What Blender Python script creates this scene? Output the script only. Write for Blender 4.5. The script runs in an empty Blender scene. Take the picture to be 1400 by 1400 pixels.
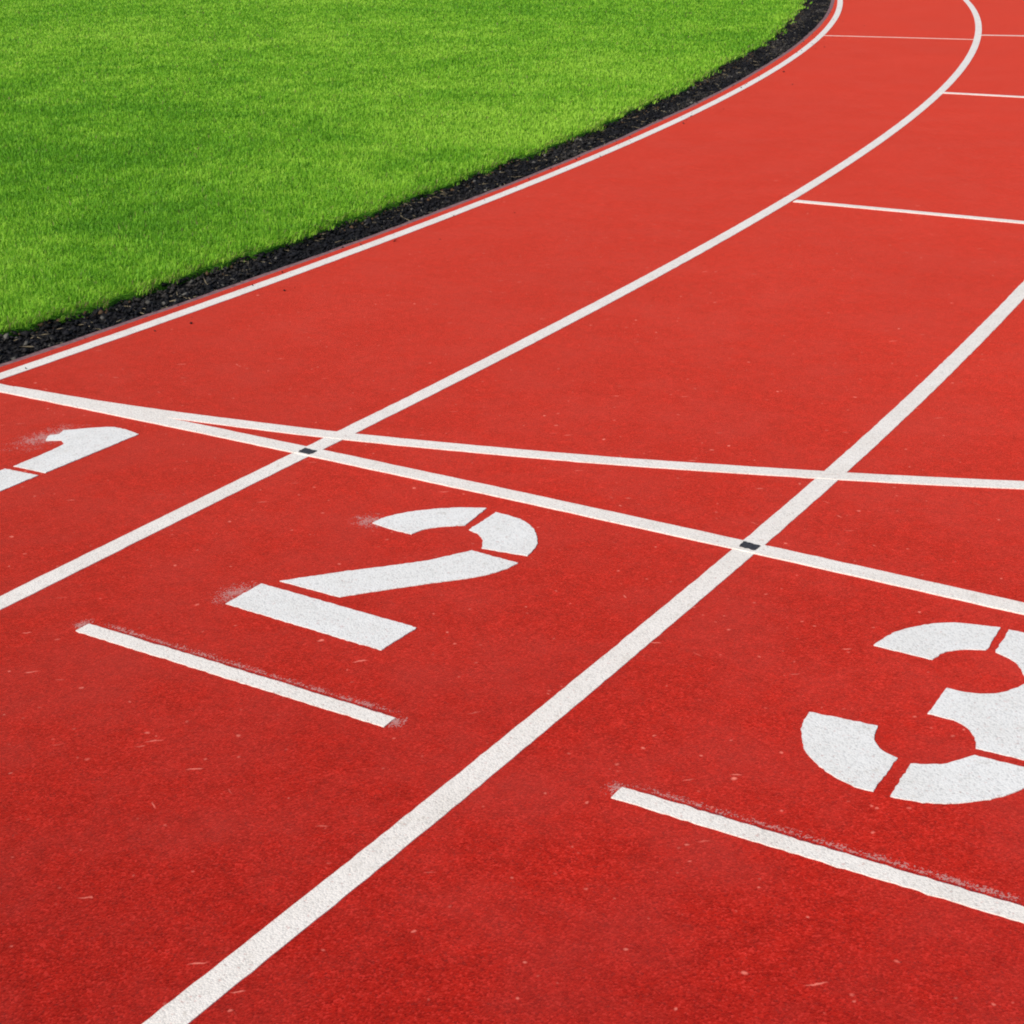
import bpy, bmesh, math, random
import numpy as np
from mathutils import Matrix, Vector, noise

random.seed(7)
rng = np.random.default_rng(11)
scene = bpy.context.scene
COL = scene.collection

# ---------------------------------------------------------------- layout (metres)
# x = 0 on the inner lane line of the straight, y = 0 on the finish line; beyond it
# the track bends left round a centre at (-R, 0).
R = 36.751
LANE = 1.22
CAM = dict(f=3.1643, pitch=0.38716, roll=-0.0179, yaw=0.56316, loc=(3.7485, -3.0272, 1.4206))


def at(s, off, z=0.0):
    """point at running distance s past the finish line, off metres out from the inner line"""
    if s < 0:
        return Vector((off, s, z))
    a = s / R
    return Vector((-R + (R + off) * math.cos(a), (R + off) * math.sin(a), z))


def offs(x, y):
    return np.where(y < 0, x, np.hypot(x + R, y) - R)


def poly(c, s, lo, hi):
    s = min(max(s, lo), hi)
    return ((c[0] * s + c[1]) * s + c[2]) * s + c[3]


# ---------------------------------------------------------------- node helpers
def new_mat(name):
    m = bpy.data.materials.new(name)
    m.use_nodes = True
    nt = m.node_tree
    return m, nt, nt.nodes['Principled BSDF'], nt.nodes['Material Output']


def N(nt, typ, **kw):
    n = nt.nodes.new(typ)
    for k, v in kw.items():
        if k in n.inputs.keys() if isinstance(k, str) else False:
            n.inputs[k].default_value = v
        else:
            setattr(n, k, v)
    return n


def noise_node(nt, vec, scale, detail=3.0, rough=0.55):
    n = nt.nodes.new('ShaderNodeTexNoise')
    n.inputs['Scale'].default_value = scale
    n.inputs['Detail'].default_value = detail
    n.inputs['Roughness'].default_value = rough
    nt.links.new(vec, n.inputs['Vector'])
    return n


def voro(nt, vec, scale, rand=1.0):
    n = nt.nodes.new('ShaderNodeTexVoronoi')
    n.inputs['Scale'].default_value = scale
    n.inputs['Randomness'].default_value = rand
    nt.links.new(vec, n.inputs['Vector'])
    return n


def ramp(nt, fac, stops):
    r = nt.nodes.new('ShaderNodeValToRGB')
    el = r.color_ramp.elements
    while len(el) < len(stops):
        el.new(0.5)
    for e, (p, c) in zip(el, stops):
        e.position = p
        e.color = (c, c, c, 1) if isinstance(c, (int, float)) else (*c, 1)
    nt.links.new(fac, r.inputs['Fac'])
    return r.outputs['Color']


def mix(nt, fac, a, b, mode='MIX'):
    m = nt.nodes.new('ShaderNodeMix')
    m.data_type = 'RGBA'
    m.blend_type = mode
    for sock, v in ((m.inputs[0], fac), (m.inputs[6], a), (m.inputs[7], b)):
        if isinstance(v, bpy.types.NodeSocket):
            nt.links.new(v, sock)
        elif isinstance(v, (int, float)):
            sock.default_value = v if sock.type == 'VALUE' else (v, v, v, 1)
        else:
            sock.default_value = (*v, 1)
    return m.outputs[2]


def math_node(nt, op, a, b=0.0):
    m = nt.nodes.new('ShaderNodeMath')
    m.operation = op
    for i, v in enumerate((a, b)):
        if isinstance(v, bpy.types.NodeSocket):
            nt.links.new(v, m.inputs[i])
        else:
            m.inputs[i].default_value = v
    return m.outputs[0]


def world_pos(nt):
    return nt.nodes.new('ShaderNodeNewGeometry').outputs['Position']


def bump(nt, height, strength, dist, normal=None):
    b = nt.nodes.new('ShaderNodeBump')
    b.inputs['Strength'].default_value = strength
    b.inputs['Distance'].default_value = dist
    nt.links.new(height, b.inputs['Height'])
    if normal is not None:
        nt.links.new(normal, b.inputs['Normal'])
    return b.outputs['Normal']


def granule_height(nt, pos):
    v = voro(nt, pos, 300.0)
    v2 = noise_node(nt, pos, 420.0, 2.0)
    return math_node(nt, 'ADD', math_node(nt, 'MULTIPLY', v.outputs['Distance'], -1.0), math_node(nt, 'MULTIPLY', v2.outputs['Fac'], 0.7)), v


# ---------------------------------------------------------------- materials
def track_material():
    m, nt, b, out = new_mat('red_track_rubber')
    pos = world_pos(nt)
    h, v = granule_height(nt, pos)
    sep = nt.nodes.new('ShaderNodeSeparateColor')
    nt.links.new(v.outputs['Color'], sep.inputs[0])
    grain = ramp(nt, sep.outputs[0], [(0.0, (0.20, 0.0035, 0.003)), (0.3, (0.285, 0.0072, 0.0045)), (0.75, (0.345, 0.0096, 0.006)), (1.0, (0.44, 0.022, 0.017))])
    # a few near-black and pale granules
    odd = ramp(nt, sep.outputs[1], [(0.0, 1.0), (0.035, 1.0), (0.05, 0.0), (1.0, 0.0)])
    col = mix(nt, math_node(nt, 'MULTIPLY', odd, 0.55), grain, (0.16, 0.010, 0.010))
    # broad mottling: slightly brighter and browner areas
    big = noise_node(nt, pos, 0.9, 4.0, 0.6)
    col = mix(nt, 1.0, col, ramp(nt, big.outputs['Fac'], [(0.3, (0.90, 0.88, 0.92)), (0.7, (1.05, 1.10, 1.04))]), 'MULTIPLY')
    mid = noise_node(nt, pos, 26.0, 4.0, 0.65)
    col = mix(nt, 1.0, col, ramp(nt, mid.outputs['Fac'], [(0.3, 0.80), (0.7, 1.13)]), 'MULTIPLY')
    # trodden patches: slightly dusty, slightly polished
    worn = noise_node(nt, pos, 3.4, 6.0, 0.7)
    col = mix(nt, ramp(nt, worn.outputs['Fac'], [(0.43, 0.0), (0.72, 0.26)]), col, (0.42, 0.055, 0.045))
    worn2 = noise_node(nt, pos, 1.7, 6.0, 0.65)
    col = mix(nt, ramp(nt, worn2.outputs['Fac'], [(0.46, 0.0), (0.70, 0.34)]), col, (0.20, 0.008, 0.008))
    # pale flecks and hair-like scratches, most of them where runners settle into the blocks
    where = nt.nodes.new('ShaderNodeVectorMath')
    where.operation = 'DISTANCE'
    nt.links.new(pos, where.inputs[0])
    where.inputs[1].default_value = (2.05, -1.75, 0.0)
    dens = ramp(nt, math_node(nt, 'MULTIPLY', where.outputs['Value'], 0.2), [(0.0, 1.0), (0.25, 0.90), (0.5, 0.68), (1.0, 0.62)])
    warp = noise_node(nt, pos, 45.0, 3.0)
    wv = nt.nodes.new('ShaderNodeVectorMath')
    wv.operation = 'MULTIPLY_ADD'
    nt.links.new(warp.outputs['Color'], wv.inputs[0])
    wv.inputs[1].default_value = (0.016, 0.016, 0.0)
    nt.links.new(pos, wv.inputs[2])
    for scale, rad, pick, amt, rot, sx, sy in ((13.0, 0.072, 0.40, 0.9, 0.0, 1.0, 1.0), (29.0, 0.11, 0.57, 0.62, 0.4, 1.0, 1.0), (15.0, 0.062, 0.30, 0.95, 0.55, 0.32, 1.9),
                                               (13.0, 0.056, 0.36, 0.9, 0.75, 0.25, 1.8), (12.0, 0.046, 0.56, 0.70, -0.5, 0.30, 1.8)):
        mp = nt.nodes.new('ShaderNodeMapping')
        mp.vector_type = 'TEXTURE'
        mp.inputs['Rotation'].default_value = (0, 0, rot)
        mp.inputs['Scale'].default_value = (1 / sx, 1 / sy, 1)
        nt.links.new(wv.outputs[0], mp.inputs['Vector'])
        v_ = voro(nt, mp.outputs[0], scale)
        sc = nt.nodes.new('ShaderNodeSeparateColor')
        nt.links.new(v_.outputs['Color'], sc.inputs[0])
        blob = ramp(nt, v_.outputs['Distance'], [(0.0, 1.0), (rad * 0.45, 0.8), (rad, 0.0), (1.0, 0.0)])
        sel = math_node(nt, 'GREATER_THAN', math_node(nt, 'MULTIPLY', sc.outputs[2], dens), pick)
        fac = math_node(nt, 'MULTIPLY', math_node(nt, 'MULTIPLY', blob, sel), math_node(nt, 'MULTIPLY', math_node(nt, 'ADD', sc.outputs[0], 0.45), amt))
        col = mix(nt, fac, col, (0.62, 0.17, 0.13))
    nt.links.new(col, b.inputs['Base Color'])
    b.inputs['Roughness'].default_value = 0.85
    b.inputs['Specular IOR Level'].default_value = 0.05
    b.inputs['Diffuse Roughness'].default_value = 1.0
    b.inputs['Sheen Weight'].default_value = 1.0
    b.inputs['Sheen Roughness'].default_value = 0.38
    b.inputs['Sheen Tint'].default_value = (1.0, 0.135, 0.072, 1)
    nt.links.new(bump(nt, h, 0.45, 0.0018), b.inputs['Normal'])
    # the fuzzy crumb surface catches extra light at grazing angles
    sh = nt.nodes.new('ShaderNodeBsdfSheen')
    sh.inputs['Color'].default_value = (0.43, 0.028, 0.016, 1)
    sh.inputs['Roughness'].default_value = 0.32
    ad = nt.nodes.new('ShaderNodeAddShader')
    nt.links.new(b.outputs[0], ad.inputs[0])
    nt.links.new(sh.outputs[0], ad.inputs[1])
    nt.links.new(ad.outputs[0], out.inputs['Surface'])
    return m


def paint_material(name, base, worn=0.06):
    m, nt, b, out = new_mat(name)
    pos = world_pos(nt)
    h, v = granule_height(nt, pos)
    sep = nt.nodes.new('ShaderNodeSeparateColor')
    nt.links.new(v.outputs['Color'], sep.inputs[0])
    col = mix(nt, 1.0, base, ramp(nt, sep.outputs[0], [(0.0, 0.78), (0.3, 0.98), (1.0, 1.05)]), 'MULTIPLY')
    n1 = noise_node(nt, pos, 7.0, 4.0)
    col = mix(nt, 1.0, col, ramp(nt, n1.outputs['Fac'], [(0.3, (0.93, 0.92, 0.905)), (0.6, 1.0)]), 'MULTIPLY')
    n3 = noise_node(nt, pos, 31.0, 5.0, 0.7)
    col = mix(nt, 1.0, col, ramp(nt, n3.outputs['Fac'], [(0.30, (0.84, 0.82, 0.79)), (0.42, 1.0)]), 'MULTIPLY')
    n2 = noise_node(nt, pos, 150.0, 2.0, 0.6)
    pits = ramp(nt, n2.outputs['Fac'], [(0.0, 1.0), (0.30, 1.0), (0.36, 0.0), (1.0, 0.0)])
    col = mix(nt, math_node(nt, 'MULTIPLY', pits, worn * 8), col, (0.50, 0.14, 0.11))
    nt.links.new(col, b.inputs['Base Color'])
    b.inputs['Roughness'].default_value = 0.55
    b.inputs['Specular IOR Level'].default_value = 0.35
    nt.links.new(bump(nt, h, 0.4, 0.0016), b.inputs['Normal'])
    return m


def overspray_material(name, colour, density, cover):
    m, nt, b, out = new_mat(name)
    pos = world_pos(nt)
    n = noise_node(nt, pos, 270.0, 2.0, 0.6)
    n2 = noise_node(nt, pos, 30.0, 3.0, 0.6)
    att = nt.nodes.new('ShaderNodeAttribute')
    att.attribute_name = 'fade'
    f = math_node(nt, 'ADD', math_node(nt, 'MULTIPLY', n.outputs['Fac'], 0.8), math_node(nt, 'MULTIPLY', n2.outputs['Fac'], 0.35))
    # droplets grow denser where the spray was stronger
    f = math_node(nt, 'ADD', f, math_node(nt, 'MULTIPLY', att.outputs['Fac'], 0.22))
    a = ramp(nt, f, [(0.0, 0.0), (density, 0.0), (density + 0.05, cover), (1.0, cover)])
    a = math_node(nt, 'MULTIPLY', a, math_node(nt, 'MINIMUM', math_node(nt, 'MULTIPLY', att.outputs['Fac'], 6.0), 1.0))
    nt.links.new(a, b.inputs['Alpha'])
    b.inputs['Base Color'].default_value = (*colour, 1)
    b.inputs['Roughness'].default_value = 0.7
    return m


def simple_noise_material(name, stops, scale, rough=0.85, bstr=0.5, bdist=0.004, spec=0.3, detail=5.0):
    m, nt, b, out = new_mat(name)
    pos = world_pos(nt)
    n = noise_node(nt, pos, scale, detail, 0.65)
    nt.links.new(ramp(nt, n.outputs['Fac'], stops), b.inputs['Base Color'])
    b.inputs['Roughness'].default_value = rough
    b.inputs['Specular IOR Level'].default_value = spec
    nt.links.new(bump(nt, n.outputs['Fac'], bstr, bdist), b.inputs['Normal'])
    return m


def attribute_material(name, rough, spec, translucent=0.0):
    m, nt, b, out = new_mat(name)
    att = nt.nodes.new('ShaderNodeAttribute')
    att.attribute_name = 'tint'
    nt.links.new(att.outputs['Color'], b.inputs['Base Color'])
    b.inputs['Roughness'].default_value = rough
    b.inputs['Specular IOR Level'].default_value = spec
    if translucent:
        t = nt.nodes.new('ShaderNodeBsdfTranslucent')
        nt.links.new(att.outputs['Color'], t.inputs['Color'])
        ms = nt.nodes.new('ShaderNodeMixShader')
        ms.inputs[0].default_value = translucent
        nt.links.new(b.outputs[0], ms.inputs[1])
        nt.links.new(t.outputs[0], ms.inputs[2])
        nt.links.new(ms.outputs[0], out.inputs['Surface'])
    return m


M_track = track_material()
M_line = paint_material('white_line_paint', (0.88, 0.815, 0.74), 0.05)
M_number = paint_material('white_number_paint', (0.845, 0.825, 0.785), 0.045)
M_thin = paint_material('thin_white_paint', (0.72, 0.60, 0.53), 0.09)
M_black = simple_noise_material('black_mark_paint', [(0.3, (0.018, 0.018, 0.022)), (0.7, (0.06, 0.055, 0.06))], 160.0, 0.6, 0.4, 0.002)
M_spray = overspray_material('white_overspray', (0.82, 0.50, 0.45), 0.735, 0.42)
M_ghost = overspray_material('dark_overspray', (0.16, 0.02, 0.04), 0.66, 0.40)
M_edging = simple_noise_material('dusty_edging_rubber', [(0.3, (0.13, 0.055, 0.062)), (0.7, (0.30, 0.17, 0.165))], 45.0, 0.8)
M_soil = simple_noise_material('black_soil', [(0.3, (0.004, 0.004, 0.006)), (0.62, (0.013, 0.012, 0.013)), (0.85, (0.05, 0.043, 0.036))], 70.0, 0.95, 1.0, 0.012, 0.1)
M_lawn = simple_noise_material('lawn_turf', [(0.3, (0.06, 0.19, 0.012)), (0.55, (0.10, 0.27, 0.018)), (0.8, (0.15, 0.34, 0.025))], 55.0, 0.9, 1.0, 0.02, 0.1)
M_ground = simple_noise_material('field_ground', [(0.3, (0.035, 0.09, 0.015)), (0.7, (0.07, 0.14, 0.025))], 6.0, 0.95, 0.6, 0.05, 0.1)
M_blade = attribute_material('grass_blades', 0.55, 0.25, 0.42)
M_crumb = attribute_material('rubber_crumbs', 0.8, 0.25)


# ---------------------------------------------------------------- object helpers
def link_mesh(name, verts, faces, mat, parent=None, loc=None):
    me = bpy.data.meshes.new(name)
    if loc is not None:
        verts = [Vector(v) - Vector(loc) for v in verts]
    me.from_pydata([tuple(v) for v in verts], [], faces)
    me.materials.append(mat)
    me.update()
    o = bpy.data.objects.new(name, me)
    COL.objects.link(o)
    if parent is not None:
        o.parent = parent
        if loc is not None:
            o.location = Vector(loc) - parent.location
    elif loc is not None:
        o.location = loc
    return o


def tag(o, label=None, cat=None, group=None, kind=None):
    for k, v in (('label', label), ('category', cat), ('group', group), ('kind', kind)):
        if v:
            o[k] = v
    return o


def empty(name, loc):
    o = bpy.data.objects.new(name, None)
    o.empty_display_size = 0.1
    o.location = loc
    COL.objects.link(o)
    return o


def arange(a, b, step):
    n = max(1, int(math.ceil((b - a) / step)))
    return [a + (b - a) * i / n for i in range(n + 1)]


def strip_mesh(left, right, z, drop=0.0):
    """band between two polylines, top at z, with side walls going down by drop"""
    n = len(left)
    V, F = [], []
    for l, r in zip(left, right):
        V += [Vector((l.x, l.y, z)), Vector((r.x, r.y, z))]
    for i in range(n - 1):
        F.append((2 * i, 2 * i + 1, 2 * i + 3, 2 * i + 2))
    if drop:
        k = len(V)
        for l, r in zip(left, right):
            V += [Vector((l.x, l.y, z - drop)), Vector((r.x, r.y, z - drop))]
        for i in range(n - 1):
            F.append((2 * i + 2, k + 2 * i + 2, k + 2 * i, 2 * i))
            F.append((2 * i + 1, k + 2 * i + 1, k + 2 * i + 3, 2 * i + 3))
        F.append((0, k, k + 1, 1))
        e = 2 * (n - 1)
        F.append((e + 1, k + e + 1, k + e, e))
    return V, F


def sweep(points, width, z, drop, jitter=0.0005):
    """painted line of the given width along a polyline, with slightly uneven edges"""
    L, Rr = [], []
    n = len(points)
    for i, p in enumerate(points):
        d = points[min(i + 1, n - 1)] - points[max(i - 1, 0)]
        d.normalize()
        nrm = Vector((-d.y, d.x, 0))
        L.append(p + nrm * (width / 2 + random.gauss(0, jitter)))
        Rr.append(p - nrm * (width / 2 + random.gauss(0, jitter)))
    return strip_mesh(L, Rr, z, drop)


def smooth_outline(pts, step=0.008, jitter=0.0007):
    """closed outline: gentle corners become curves, sharp ones stay, then resampled"""
    n = len(pts)
    P = [Vector((x, y, 0)) for x, y in pts]
    sharp = []
    for i in range(n):
        a, b = P[i] - P[i - 1], P[(i + 1) % n] - P[i]
        sharp.append(a.angle(b) > math.radians(50))
    out = []
    for i in range(n):
        p1, p2 = P[i], P[(i + 1) % n]
        p0 = p1 * 2 - p2 if sharp[i] else P[i - 1]
        p3 = p2 * 2 - p1 if sharp[(i + 1) % n] else P[(i + 2) % n]
        k = max(1, int((p2 - p1).length / step))
        seg = (p2 - p1).length
        m1 = (p2 - p0)
        m2 = (p3 - p1)
        m1 = m1.normalized() * seg * 0.9
        m2 = m2.normalized() * seg * 0.9
        for j in range(k):
            t = j / k
            h = ((2 * t**3 - 3 * t**2 + 1) * p1 + (t**3 - 2 * t**2 + t) * m1 + (-2 * t**3 + 3 * t**2) * p2 + (t**3 - t**2) * m2)
            out.append(h + Vector((random.gauss(0, jitter), random.gauss(0, jitter), 0)))
    return out


def paint_patch(name, pts, z, mat, parent, step=0.008, jitter=0.0007):
    o = smooth_outline(pts, step, jitter)
    area = sum(o[i - 1].x * o[i].y - o[i].x * o[i - 1].y for i in range(len(o)))
    if area < 0:
        o.reverse()
    n = len(o)
    V = [Vector((p.x, p.y, z)) for p in o] + [Vector((p.x, p.y, 0.0005)) for p in o]
    F = [tuple(range(n))] + [(i, i + n, (i + 1) % n + n, (i + 1) % n) for i in range(n)]
    loc = sum(o, Vector()) / n
    return link_mesh(name, V, F, mat, parent, (loc.x, loc.y, 0))


def spray_patch(name, pts, fade_pts, z, mat, parent):
    """thin sprayed film over a grid of (position, strength) rows"""
    rows, cols = len(pts), len(pts[0])
    V = [Vector((x, y, z)) for r in pts for (x, y) in r]
    F = [(i * cols + j, i * cols + j + 1, (i + 1) * cols + j + 1, (i + 1) * cols + j) for i in range(rows - 1) for j in range(cols - 1)]
    loc = sum(V, Vector()) / len(V)
    loc.z = 0
    o = link_mesh(name, V, F, mat, parent, loc)
    at_ = o.data.attributes.new('fade', 'FLOAT', 'POINT')
    at_.data.foreach_set('value', [f for r in fade_pts for f in r])
    return o


def blob_spray(name, cx, cy, rx, ry, z, mat, parent):
    pts, fd = [], []
    for i in range(9):
        a, b = [], []
        for j in range(9):
            u, v = i / 4 - 1, j / 4 - 1
            a.append((cx + u * rx, cy + v * ry))
            b.append(max(0.0, 1 - math.hypot(u, v)) * 1.25)
        pts.append(a)
        fd.append(b)
    return spray_patch(name, pts, fd, z, mat, parent)


# ---------------------------------------------------------------- setting
S_ALL = arange(-30, 0, 1.0)[:-1] + arange(0, R * math.pi, 0.35)

# ground to the horizon
V, F = [], []
rad = [0.01, 20, 60, 150, 400, 900]
for r in rad:
    for k in range(48):
        a = 2 * math.pi * k / 48
        V.append(Vector((-R / 2 + r * math.cos(a), 10 + r * math.sin(a), -0.075)))
for i in range(len(rad) - 1):
    for k in range(48):
        F.append((i * 48 + k, (i + 1) * 48 + k, (i + 1) * 48 + (k + 1) % 48, i * 48 + (k + 1) % 48))
tag(link_mesh('ground', V, F, M_ground), kind='structure')

TRACK_IN = -0.074


def track_edge(s):
    return TRACK_IN + 0.006 * noise.noise(Vector((s * 2.1, 3.3, 0))) + 0.003 * noise.noise(Vector((s * 9.0, 1.3, 0)))


S_T = arange(-30, -4, 1.0)[:-1] + arange(-4, 16, 0.08)[:-1] + arange(16, R * math.pi, 0.35)
V, F = strip_mesh([at(s, track_edge(s)) for s in S_T], [at(s, 11.0) for s in S_T], 0.0, 0.06)
tag(link_mesh('running_track', V, F, M_track), kind='structure')

# the infield: soil strip beside the track, lawn beyond it
V, F = strip_mesh([at(s, -0.62) for s in S_T], [at(s, -0.100) for s in S_T], -0.034)
tag(link_mesh('soil_strip', V, F, M_soil), kind='structure')


def lawn_edge(s):
    return (-0.385 + 0.035 * noise.noise(Vector((s * 0.9, 0.4, 2))) + 0.026 * noise.noise(Vector((s * 3.7, 5.4, 0)))
            + 0.020 * noise.noise(Vector((s * 14.0, 7.4, 0))) + 0.022 * noise.noise(Vector((s * 38.0, 2.4, 0))))


V, F = [], []
cols = [0.0, 0.4, 1.0, 2.0, 5.0, 12.0, 30.0, R - 1.0]
for s in S_T:
    e = lawn_edge(s)
    V.append(at(s, e + 0.01, -0.05))
    for c in cols:
        V.append(at(s, e - c if c < 1 else -0.4 - c, 0.0 if c > 0 else -0.012))
k = len(cols) + 1
for i in range(len(S_T) - 1):
    for j in range(k - 1):
        F.append((i * k + j, (i + 1) * k + j, (i + 1) * k + j + 1, i * k + j + 1))
tag(link_mesh('lawn', V, F, M_lawn), kind='structure')

# dusty edging strip where the rubber ends
S_E = arange(-4, 20, 0.06)
V, F = strip_mesh([at(s, track_edge(s) - 0.033 + random.gauss(0, 0.0015)) for s in S_E], [at(s, track_edge(s) - 0.001) for s in S_E], -0.003, 0.05)
tag(link_mesh('edging_strip', V, F, M_edging), 'thin dusty grey edging strip between black soil and red track', 'edging')

# ---------------------------------------------------------------- painted lines
ZL, ZC, ZB = 0.0016, 0.0030, 0.0042
lines = [
    (0.0, (-0.000109, 0.001754, -0.005965, 0.001523), (0.0, 13.2), 'white innermost lane line running along the black soil strip by the grass'),
    (LANE, (-0.000214, 0.003707, -0.013929, -0.005582), (-1.0, 13.2), 'white lane line between the numbers 1 and 2, curving away'),
    (2 * LANE, (0.001566, -0.004663, -0.005332, 0.008552), (-1.8, 2.3), 'broad white lane line passing between the numbers 2 and 3'),
]
S_L = arange(-8, 16, 0.02)[:-1] + arange(16, 60, 0.25)
for off, c, (lo, hi), lab in lines:
    pts = [at(s, off + poly(c, s, lo, hi)) for s in S_L]
    V, F = sweep(pts, 0.051, ZL, 0.0016)
    tag(link_mesh('lane_line', V, F, M_line), lab, 'lane line', 'white lane lines along the track')


def finish_y(x):
    x = min(max(x, 0.1), 3.1)
    return -0.00833 * x * x + 0.02407 * x - 0.00995


pts = [Vector((x, finish_y(x), 0)) for x in arange(-0.026, 4.9, 0.03)]
V, F = sweep(pts, 0.051, ZC, 0.003)
tag(link_mesh('finish_line', V, F, M_line), 'straight white finish line with black marks, just ahead of the numbers', 'finish line')

pts = [Vector((x, 0.004 - 0.013 * math.exp(-x * 2.5) + 0.1012 * x ** 1.78 + 0.001 * math.sin(x * 9), 0)) for x in arange(0.12, 4.9, 0.03)]
V, F = sweep(pts, 0.050, ZC - 0.0006, 0.0024)
tag(link_mesh('curved_start_line', V, F, M_line), 'curved white start line fanning out beyond the finish line', 'start line')


def radial(a0, o0, a1, o1, width, z, mat, lab):
    pts = []
    for i in range(40):
        t = i / 39
        a, o = a0 + (a1 - a0) * t, o0 + (o1 - o0) * t
        pts.append(Vector((-R + (R + o) * math.cos(a), (R + o) * math.sin(a), 0)))
    V, F = sweep(pts, width, z, 0.003)
    tag(link_mesh('stagger_line', V, F, mat), lab, 'stagger line', 'thin white stagger lines across single lanes')


radial(0.0934, 1.24, 0.0910, 2.44, 0.042, ZC, M_line, 'white stagger line across the second lane, nearest of the thin cross lines')
radial(0.1861, 1.23, 0.1815, 2.44, 0.046, ZC, M_line, 'white stagger line across the second lane, middle one of three there')
radial(0.2750, 1.23, 0.2735, 2.44, 0.038, ZC, M_thin, 'white stagger line across the second lane, farthest one near the top edge')
radial(0.2701, 0.03, 0.2662, 1.21, 0.012, ZC, M_thin, 'faint pinkish stagger line across the innermost lane')

# black timing marks where the finish line meets the lane lines
for (x, y, lab) in ((1.217, 0.004, 'small black mark on the finish line between the numbers 1 and 2'),
                    (2.449, 0.002, 'small black mark on the finish line between the numbers 2 and 3')):
    w, h = 0.0215, 0.0165
    o = paint_patch('black_mark', [(x - w, y + h), (x - w + 0.003, y - h + 0.002), (x + w - 0.002, y - h), (x + w + 0.001, y + h - 0.004)], ZB, M_black, None, 0.005, 0.0012)
    tag(o, lab, 'black mark', 'black marks at the lane line crossings')

# ---------------------------------------------------------------- lane numbers (stencilled)
ZN = 0.0022
one = empty('lane_number', (0.68, -0.45, 0))
tag(one, 'white stencilled number 1 painted in the innermost lane', 'lane number', 'stencilled lane numbers')
paint_patch('flag_stroke', [(0.737, -0.110), (0.677, -0.099), (0.624, -0.106), (0.536, -0.186), (0.548, -0.214), (0.533, -0.236), (0.556, -0.268), (0.590, -0.246), (0.619, -0.262), (0.626, -0.305), (0.632, -0.446), (0.738, -0.440)], ZN, M_number, one)
paint_patch('stem_stroke', [(0.626, -0.470), (0.736, -0.462), (0.736, -0.80), (0.626, -0.80)], ZN, M_number, one)
blob_spray('overspray', 0.535, -0.245, 0.085, 0.15, 0.0010, M_spray, one)

two = empty('lane_number', (1.85, -0.45, 0))
tag(two, 'white stencilled number 2 with a short bar behind it', 'lane number', 'stencilled lane numbers')
paint_patch('hook_stroke', [(1.647, -0.299), (1.651, -0.262), (1.672, -0.218), (1.703, -0.178), (1.735, -0.148), (1.776, -0.118), (1.826, -0.094), (1.840, -0.205), (1.800, -0.236), (1.773, -0.268), (1.763, -0.308), (1.70, -0.306)], ZN, M_number, two)
paint_patch('bowl_stroke', [(1.862, -0.222), (1.859, -0.104), (1.900, -0.106), (1.946, -0.119), (1.987, -0.147), (2.020, -0.186), (2.043, -0.229), (2.053, -0.283), (1.943, -0.296), (1.920, -0.256), (1.893, -0.234)], ZN, M_number, two)
paint_patch('diagonal_stroke', [(1.668, -0.654), (1.752, -0.553), (1.874, -0.417), (1.905, -0.365), (1.932, -0.318), (2.055, -0.325), (2.050, -0.362), (2.023, -0.420), (1.955, -0.500), (1.900, -0.563), (1.826, -0.655)], ZN, M_number, two)
paint_patch('foot_stroke', [(1.641, -0.684), (1.643, -0.797), (2.043, -0.806), (2.047, -0.692)], ZN, M_number, two)
blob_spray('overspray', 1.635, -0.290, 0.06, 0.06, 0.0010, M_spray, two)
blob_spray('overspray', 1.625, -0.745, 0.055, 0.075, 0.0010, M_spray, two)

three = empty('lane_number', (3.045, -0.47, 0))
tag(three, 'white stencilled number 3, nearest and largest of the numbers', 'lane number', 'stencilled lane numbers')
paint_patch('hook_stroke', [(2.850, -0.316), (2.864, -0.250), (2.905, -0.183), (2.954, -0.145), (3.037, -0.121), (3.041, -0.229), (3.000, -0.250), (2.975, -0.280), (2.966, -0.318)], ZN, M_number, three)
paint_patch('bowl_stroke', [(3.058, -0.228), (3.054, -0.122), (3.090, -0.122), (3.150, -0.142), (3.205, -0.190), (3.236, -0.250), (3.243, -0.310), (3.136, -0.306), (3.119, -0.272), (3.095, -0.245)], ZN, M_number, three)
paint_patch('waist_stroke', [(3.024, -0.414), (3.026, -0.521), (3.070, -0.521), (3.100, -0.535), (3.124, -0.567), (3.134, -0.596), (3.250, -0.590), (3.246, -0.545), (3.225, -0.502), (3.192, -0.467), (3.222, -0.425), (3.240, -0.375), (3.243, -0.334), (3.141, -0.329), (3.121, -0.371), (3.100, -0.395), (3.068, -0.411)], ZN, M_number, three)
paint_patch('tail_stroke', [(2.844, -0.620), (2.964, -0.607), (2.977, -0.656), (3.000, -0.682), (3.031, -0.694), (3.032, -0.812), (3.010, -0.815), (2.968, -0.804), (2.928, -0.783), (2.887, -0.746), (2.862, -0.700), (2.848, -0.66)], ZN, M_number, three)
paint_patch('base_stroke', [(3.056, -0.700), (3.061, -0.813), (3.111, -0.804), (3.158, -0.780), (3.200, -0.741), (3.230, -0.699), (3.246, -0.655), (3.250, -0.616), (3.139, -0.620), (3.122, -0.646), (3.100, -0.676)], ZN, M_number, three)


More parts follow.
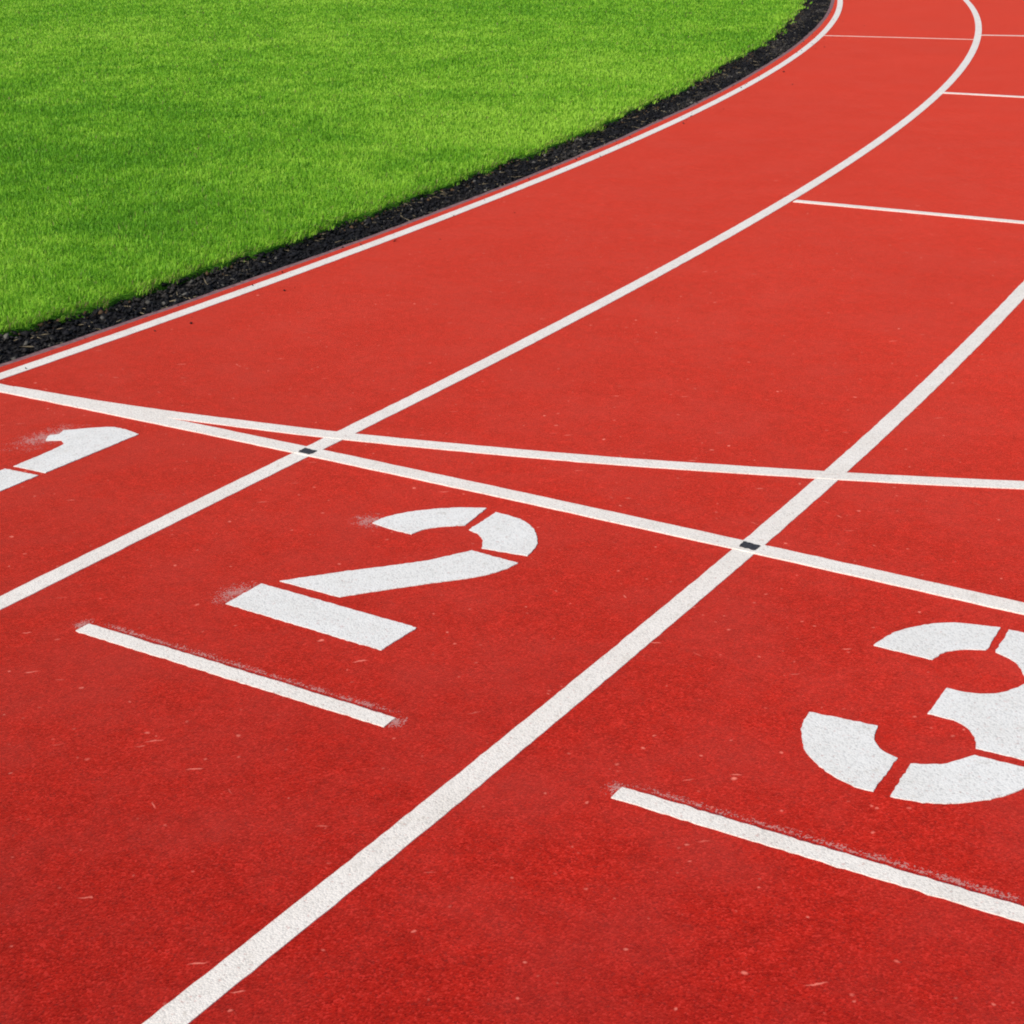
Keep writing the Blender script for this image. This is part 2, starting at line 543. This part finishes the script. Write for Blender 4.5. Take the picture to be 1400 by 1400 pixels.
# short bars behind the numbers
def number_bar(x0, x1, y, lab, tilt=0.0):
    root = empty('number_bar', ((x0 + x1) / 2, y, 0))
    tag(root, lab, 'painted bar', 'short white bars behind the lane numbers')
    h = 0.0185
    pts = [(x0, y + h), (x0, y - h), (x1, y - h + tilt), (x1, y + h + tilt)]
    paint_patch('paint_stripe', pts, ZN, M_line, root, 0.012, 0.0008)
    n = 24
    g, gf, p, pf = [], [], [], []
    for i in range(n + 1):
        x = x0 - 0.008 + (x1 - x0 + 0.016) * i / n
        end = min(1.0, i / 2, (n - i) / 2)
        yy = y + h + tilt * i / n
        g.append([(x, yy + d) for d in (0.0006, 0.004, 0.009)])
        gf.append([0.8 * end, 0.5 * end, 0.0])
        p.append([(x, yy + d) for d in (0.005, 0.011, 0.019, 0.028)])
        pf.append([0.0, 0.85 * end, 0.55 * end, 0.0])
    spray_patch('old_line_ghost', g, gf, 0.0012, M_ghost, root)  # dark ghost of an older paint line just ahead of the bar
    spray_patch('overspray', p, pf, 0.0013, M_spray, root)
    blob_spray('overspray', x0 - 0.008, y + 0.010, 0.028, 0.032, 0.0016, M_spray, root)
    blob_spray('overspray', x1 + 0.008, y + 0.008, 0.026, 0.030, 0.0016, M_spray, root)


number_bar(1.466, 2.222, -1.025, 'short white painted bar behind the number 2')
number_bar(2.676, 3.432, -1.025, 'short white painted bar behind the number 3', 0.008)


def value_noise(x, y, scale, seed):
    r = np.random.default_rng(seed)
    g = r.random((256, 256))
    u, v = x * scale, y * scale
    i, j = np.floor(u).astype(int), np.floor(v).astype(int)
    fu, fv = u - i, v - j
    fu, fv = fu * fu * (3 - 2 * fu), fv * fv * (3 - 2 * fv)
    G = lambda a, b: g[a % 256, b % 256]
    return (G(i, j) * (1 - fu) + G(i + 1, j) * fu) * (1 - fv) + (G(i, j + 1) * (1 - fu) + G(i + 1, j + 1) * fu) * fv


# ---------------------------------------------------------------- black crumbs lying in the soil strip
def crumbs():
    n = 42000
    s = rng.uniform(-1.5, 17.0, n)
    d = rng.random(n)
    off = -0.105 - d * 0.40
    spill = rng.random(n) < 0.006
    off = np.where(spill, -0.09 + rng.exponential(0.09, n), off)
    size = (0.0035 + 0.011 * rng.random(n) ** 2.2) * np.where(spill, 0.45, 1.0)
    base = np.array([[1, 0, 0], [-1, 0, 0], [0, 1, 0], [0, -1, 0], [0, 0, 1], [0, 0, -1]], float)
    tri = np.array([[0, 2, 4], [2, 1, 4], [1, 3, 4], [3, 0, 4], [2, 0, 5], [1, 2, 5], [3, 1, 5], [0, 3, 5]])
    kind = rng.random(n)
    straw = (kind > 0.965) & ~spill
    pale = (kind > 0.94) & ~straw
    a = rng.uniform(0, 2 * np.pi, n)
    sx = size * rng.uniform(0.7, 1.7, n)
    sy = size * rng.uniform(0.5, 1.1, n)
    sz = size * rng.uniform(0.4, 0.9, n)
    sx[straw] = rng.uniform(0.018, 0.045, straw.sum())
    sy[straw] = rng.uniform(0.0015, 0.003, straw.sum())
    sz[straw] = 0.0016
    V = base[None] * np.stack([sx, sy, sz], 1)[:, None, :] * rng.uniform(0.6, 1.25, (n, 6, 1))
    tx, ty = rng.normal(0, 0.35, n), rng.normal(0, 0.35, n)
    z = V[:, :, 2] + V[:, :, 0] * tx[:, None] * 0.6 + V[:, :, 1] * ty[:, None]
    ca, sa = np.cos(a)[:, None], np.sin(a)[:, None]
    x = V[:, :, 0] * ca - V[:, :, 1] * sa
    y = V[:, :, 0] * sa + V[:, :, 1] * ca
    px = np.where(s < 0, off, -R + (R + off) * np.cos(s / R))
    py = np.where(s < 0, s, (R + off) * np.sin(s / R))
    pile = -0.033 + 0.014 * rng.random(n) + 0.012 * np.clip((d - 0.55) * 2.5, 0, 1)
    pile = np.where(spill, 0.002 + size * 0.3, pile)
    W = np.stack([x + px[:, None], y + py[:, None], z + pile[:, None]], 2).reshape(-1, 3)
    T = (tri[None] + (np.arange(n) * 6)[:, None, None]).reshape(-1, 3)
    g = rng.uniform(0.25, 1.15, n)
    c = np.stack([0.0075 * g, 0.0072 * g, 0.0095 * g], 1)
    k = rng.uniform(0.5, 1.3, (n, 1))
    dust = np.clip(value_noise(s + 20, off * 3 + 9, 2.6, 21) * 2.2 - 1.1, 0, 1) * rng.random(n)
    c = c * (1 - dust[:, None]) + dust[:, None] * np.array([[0.055, 0.048, 0.042]])
    c[pale] = (np.array([[0.11, 0.103, 0.09]]) * k)[pale]
    c[straw] = (np.array([[0.26, 0.21, 0.13]]) * k)[straw]
    brown = (kind < 0.10) & (d > 0.5)
    c[brown] = (np.array([[0.07, 0.04, 0.02]]) * k)[brown]
    c4 = np.repeat(np.c_[c, np.ones(n)], 6, 0)
    return fast_mesh('rubber_crumbs', W, T, c4, M_crumb)


def fast_mesh(name, W, T, c4, mat):
    me = bpy.data.meshes.new(name)
    me.vertices.add(len(W))
    me.vertices.foreach_set('co', W.astype(np.float32).ravel())
    me.loops.add(T.size)
    me.loops.foreach_set('vertex_index', T.astype(np.int32).ravel())
    me.polygons.add(len(T))
    me.polygons.foreach_set('loop_start', np.arange(0, T.size, 3, dtype=np.int32))
    att = me.attributes.new('tint', 'FLOAT_COLOR', 'POINT')
    att.data.foreach_set('color', c4.astype(np.float32).ravel())
    me.materials.append(mat)
    me.update(calc_edges=True)
    o = bpy.data.objects.new(name, me)
    COL.objects.link(o)
    return o


tag(crumbs(), 'loose black rubber crumbs and straw bits along the grass edge', 'crumbs', kind='stuff')


# ---------------------------------------------------------------- grass blades on the lawn
# greener and yellower patches of the turf: x, y, radius, strength
LAWN_PATCHES = [(-1.08, 4.85, 0.55, 0.34), (-1.06, 3.69, 0.50, 0.18), (-2.69, 2.76, 0.35, -0.34), (-1.05, 1.86, 0.22, -0.24), (-4.71, 7.72, 1.00, 0.10), (-3.96, 4.44, 0.80, -0.10), (-1.62, 7.52, 0.80, 0.12)]


def grass():
    cx, cy = CAM['loc'][0], CAM['loc'][1]
    yaw = CAM['yaw']
    half = math.radians(24)
    X, Y = [], []
    # polar sampling round the viewpoint keeps blades even over the picture
    n = 1500000
    # distances: density per square metre falls with distance squared -> r = exp(u)
    r = 4.0 * np.exp(rng.random(n) * math.log(26.0 / 4.0))
    th = rng.uniform(-half, half, n)
    x = cx + r * np.sin(-yaw + th)
    y = cy + r * np.cos(-yaw + th)
    o = offs(x, y)
    s = np.where(y < 0, y, R * np.arctan2(y, x + R))
    ss = np.linspace(-12, 40, 5200)
    ee = np.array([lawn_edge(v) for v in ss])
    edge = np.interp(s, ss, ee)
    frayed = 0.012 + 0.075 * (rng.random(n) < 0.35) * np.clip(value_noise(x + 50, y + 50, 16.0, 8) * 2.6 - 1.35, 0, 1)
    keep = (o < edge + frayed) & (s > -6)
    x, y, r, o, edge, s = x[keep], y[keep], r[keep], o[keep], edge[keep], s[keep]
    n = len(x)
    print('blades', n)
    wid = 0.0026 * np.maximum(1.0, r / 5.5) * rng.uniform(0.7, 1.35, n)
    hgt = 0.023 * rng.uniform(0.55, 1.3, n) * (0.85 + 0.3 * value_noise(x, y, 6.0, 5))
    rim = np.clip(1 - (edge - o) / 0.07, 0, 1)
    hgt *= 1 - 0.25 * rim
    a = rng.uniform(0, 2 * np.pi, n)
    lean = np.abs(rng.normal(0, 0.75, n)) * hgt
    # the outermost blades hang over the strip
    nx, ny = np.where(y < 0, 1.0, (x + R) / (R + o)), np.where(y < 0, 0.0, y / (R + o))
    lx = lean * np.cos(a) + rim * hgt * 0.75 * nx
    ly = lean * np.sin(a) + rim * hgt * 0.75 * ny
    b = a + np.pi / 2 + rng.normal(0, 0.6, n)
    wx, wy = np.cos(b) * wid / 2, np.sin(b) * wid / 2
    z0 = np.full(n, -0.004)
    P = np.zeros((n, 5, 3))
    P[:, 0] = np.stack([x - wx, y - wy, z0], 1)
    P[:, 1] = np.stack([x + wx, y + wy, z0], 1)
    mx, my, mz = x + lx * 0.35, y + ly * 0.35, hgt * 0.6
    P[:, 2] = np.stack([mx - wx * 0.8, my - wy * 0.8, mz], 1)
    P[:, 3] = np.stack([mx + wx * 0.8, my + wy * 0.8, mz], 1)
    P[:, 4] = np.stack([x + lx, y + ly, hgt * (1 - 0.3 * np.clip(lean / hgt, 0, 1))], 1)
    tri = np.array([[0, 1, 3], [0, 3, 2], [2, 3, 4]])
    T = (tri[None] + (np.arange(n) * 5)[:, None, None]).reshape(-1, 3)
    # tints: fresh green, yellow-green and darker tufts, in drifts
    big = value_noise(x, y, 0.55, 1) * 0.35 + value_noise(x, y, 2.3, 2) * 0.35 + value_noise(x, y, 5.1, 12) * 0.3
    fine = value_noise(x, y, 11.0, 3)
    patch = np.zeros(n)
    for (gx, gy, rx_, amp) in LAWN_PATCHES:
        patch += 1.35 * amp * np.exp(-((x - gx) ** 2 + (y - gy) ** 2) / (2 * rx_ ** 2))
    t = np.clip(0.5 + patch + (big - 0.5) * 1.25 + (fine - 0.5) * 0.55 + rng.normal(0, 0.26, n), 0, 1)[:, None]
    dark = np.array([[0.15, 0.40, 0.020]])
    midc = np.array([[0.27, 0.57, 0.032]])
    lite = np.array([[0.42, 0.70, 0.065]])
    c = np.where(t < 0.5, dark + (midc - dark) * t * 2, midc + (lite - midc) * (t - 0.5) * 2)
    dry = rng.random(n) < 0.018 + 0.16 * rim
    c[dry] = np.array([0.30, 0.27, 0.10]) * rng.uniform(0.5, 1.1, (dry.sum(), 1))
    c4 = np.repeat(np.c_[c, np.ones(n)], 5, 0)
    return fast_mesh('grass', P.reshape(-1, 3), T, c4, M_blade)


tag(grass(), 'bright green mown grass of the infield', 'grass', kind='stuff')

# ---------------------------------------------------------------- light
SUN_AZ, SUN_EL = math.radians(184), math.radians(38)     # azimuth from +y towards +x
w = bpy.data.worlds.new('World')
scene.world = w
w.use_nodes = True
nt = w.node_tree
sky = nt.nodes.new('ShaderNodeTexSky')
sky.sky_type = 'NISHITA'
sky.sun_disc = False
sky.sun_elevation = SUN_EL
sky.sun_rotation = SUN_AZ
nt.links.new(sky.outputs[0], nt.nodes['Background'].inputs['Color'])
nt.nodes['Background'].inputs['Strength'].default_value = 0.10

ld = bpy.data.lights.new('sun', 'SUN')
ld.energy = 4.25
ld.angle = math.radians(0.53)
ld.color = (1.0, 0.955, 0.89)
lo = bpy.data.objects.new('sun', ld)
d = Vector((math.sin(SUN_AZ) * math.cos(SUN_EL), math.cos(SUN_AZ) * math.cos(SUN_EL), math.sin(SUN_EL)))
lo.rotation_euler = (-d).to_track_quat('-Z', 'Y').to_euler()
lo.location = d * 50
COL.objects.link(lo)

# ---------------------------------------------------------------- camera
cd = bpy.data.cameras.new('camera')
cd.sensor_width = 36.0
cd.lens = CAM['f'] * 18.0
cd.clip_end = 3000
cd.clip_start = 0.05
co = bpy.data.objects.new('camera', cd)
M = Matrix.Rotation(CAM['yaw'], 4, 'Z') @ Matrix.Rotation(math.pi / 2 - CAM['pitch'], 4, 'X') @ Matrix.Rotation(CAM['roll'], 4, 'Z')
co.rotation_euler = M.to_euler()
co.location = CAM['loc']
COL.objects.link(co)
scene.camera = co

# ---------------------------------------------------------------- view
scene.render.engine = 'CYCLES'
scene.view_settings.view_transform = 'Standard'
scene.view_settings.look = 'None'
scene.view_settings.gamma = 1.0
scene.view_settings.exposure = 0.0
scene.cycles.max_bounces = 6
scene.cycles.filter_width = 2.0
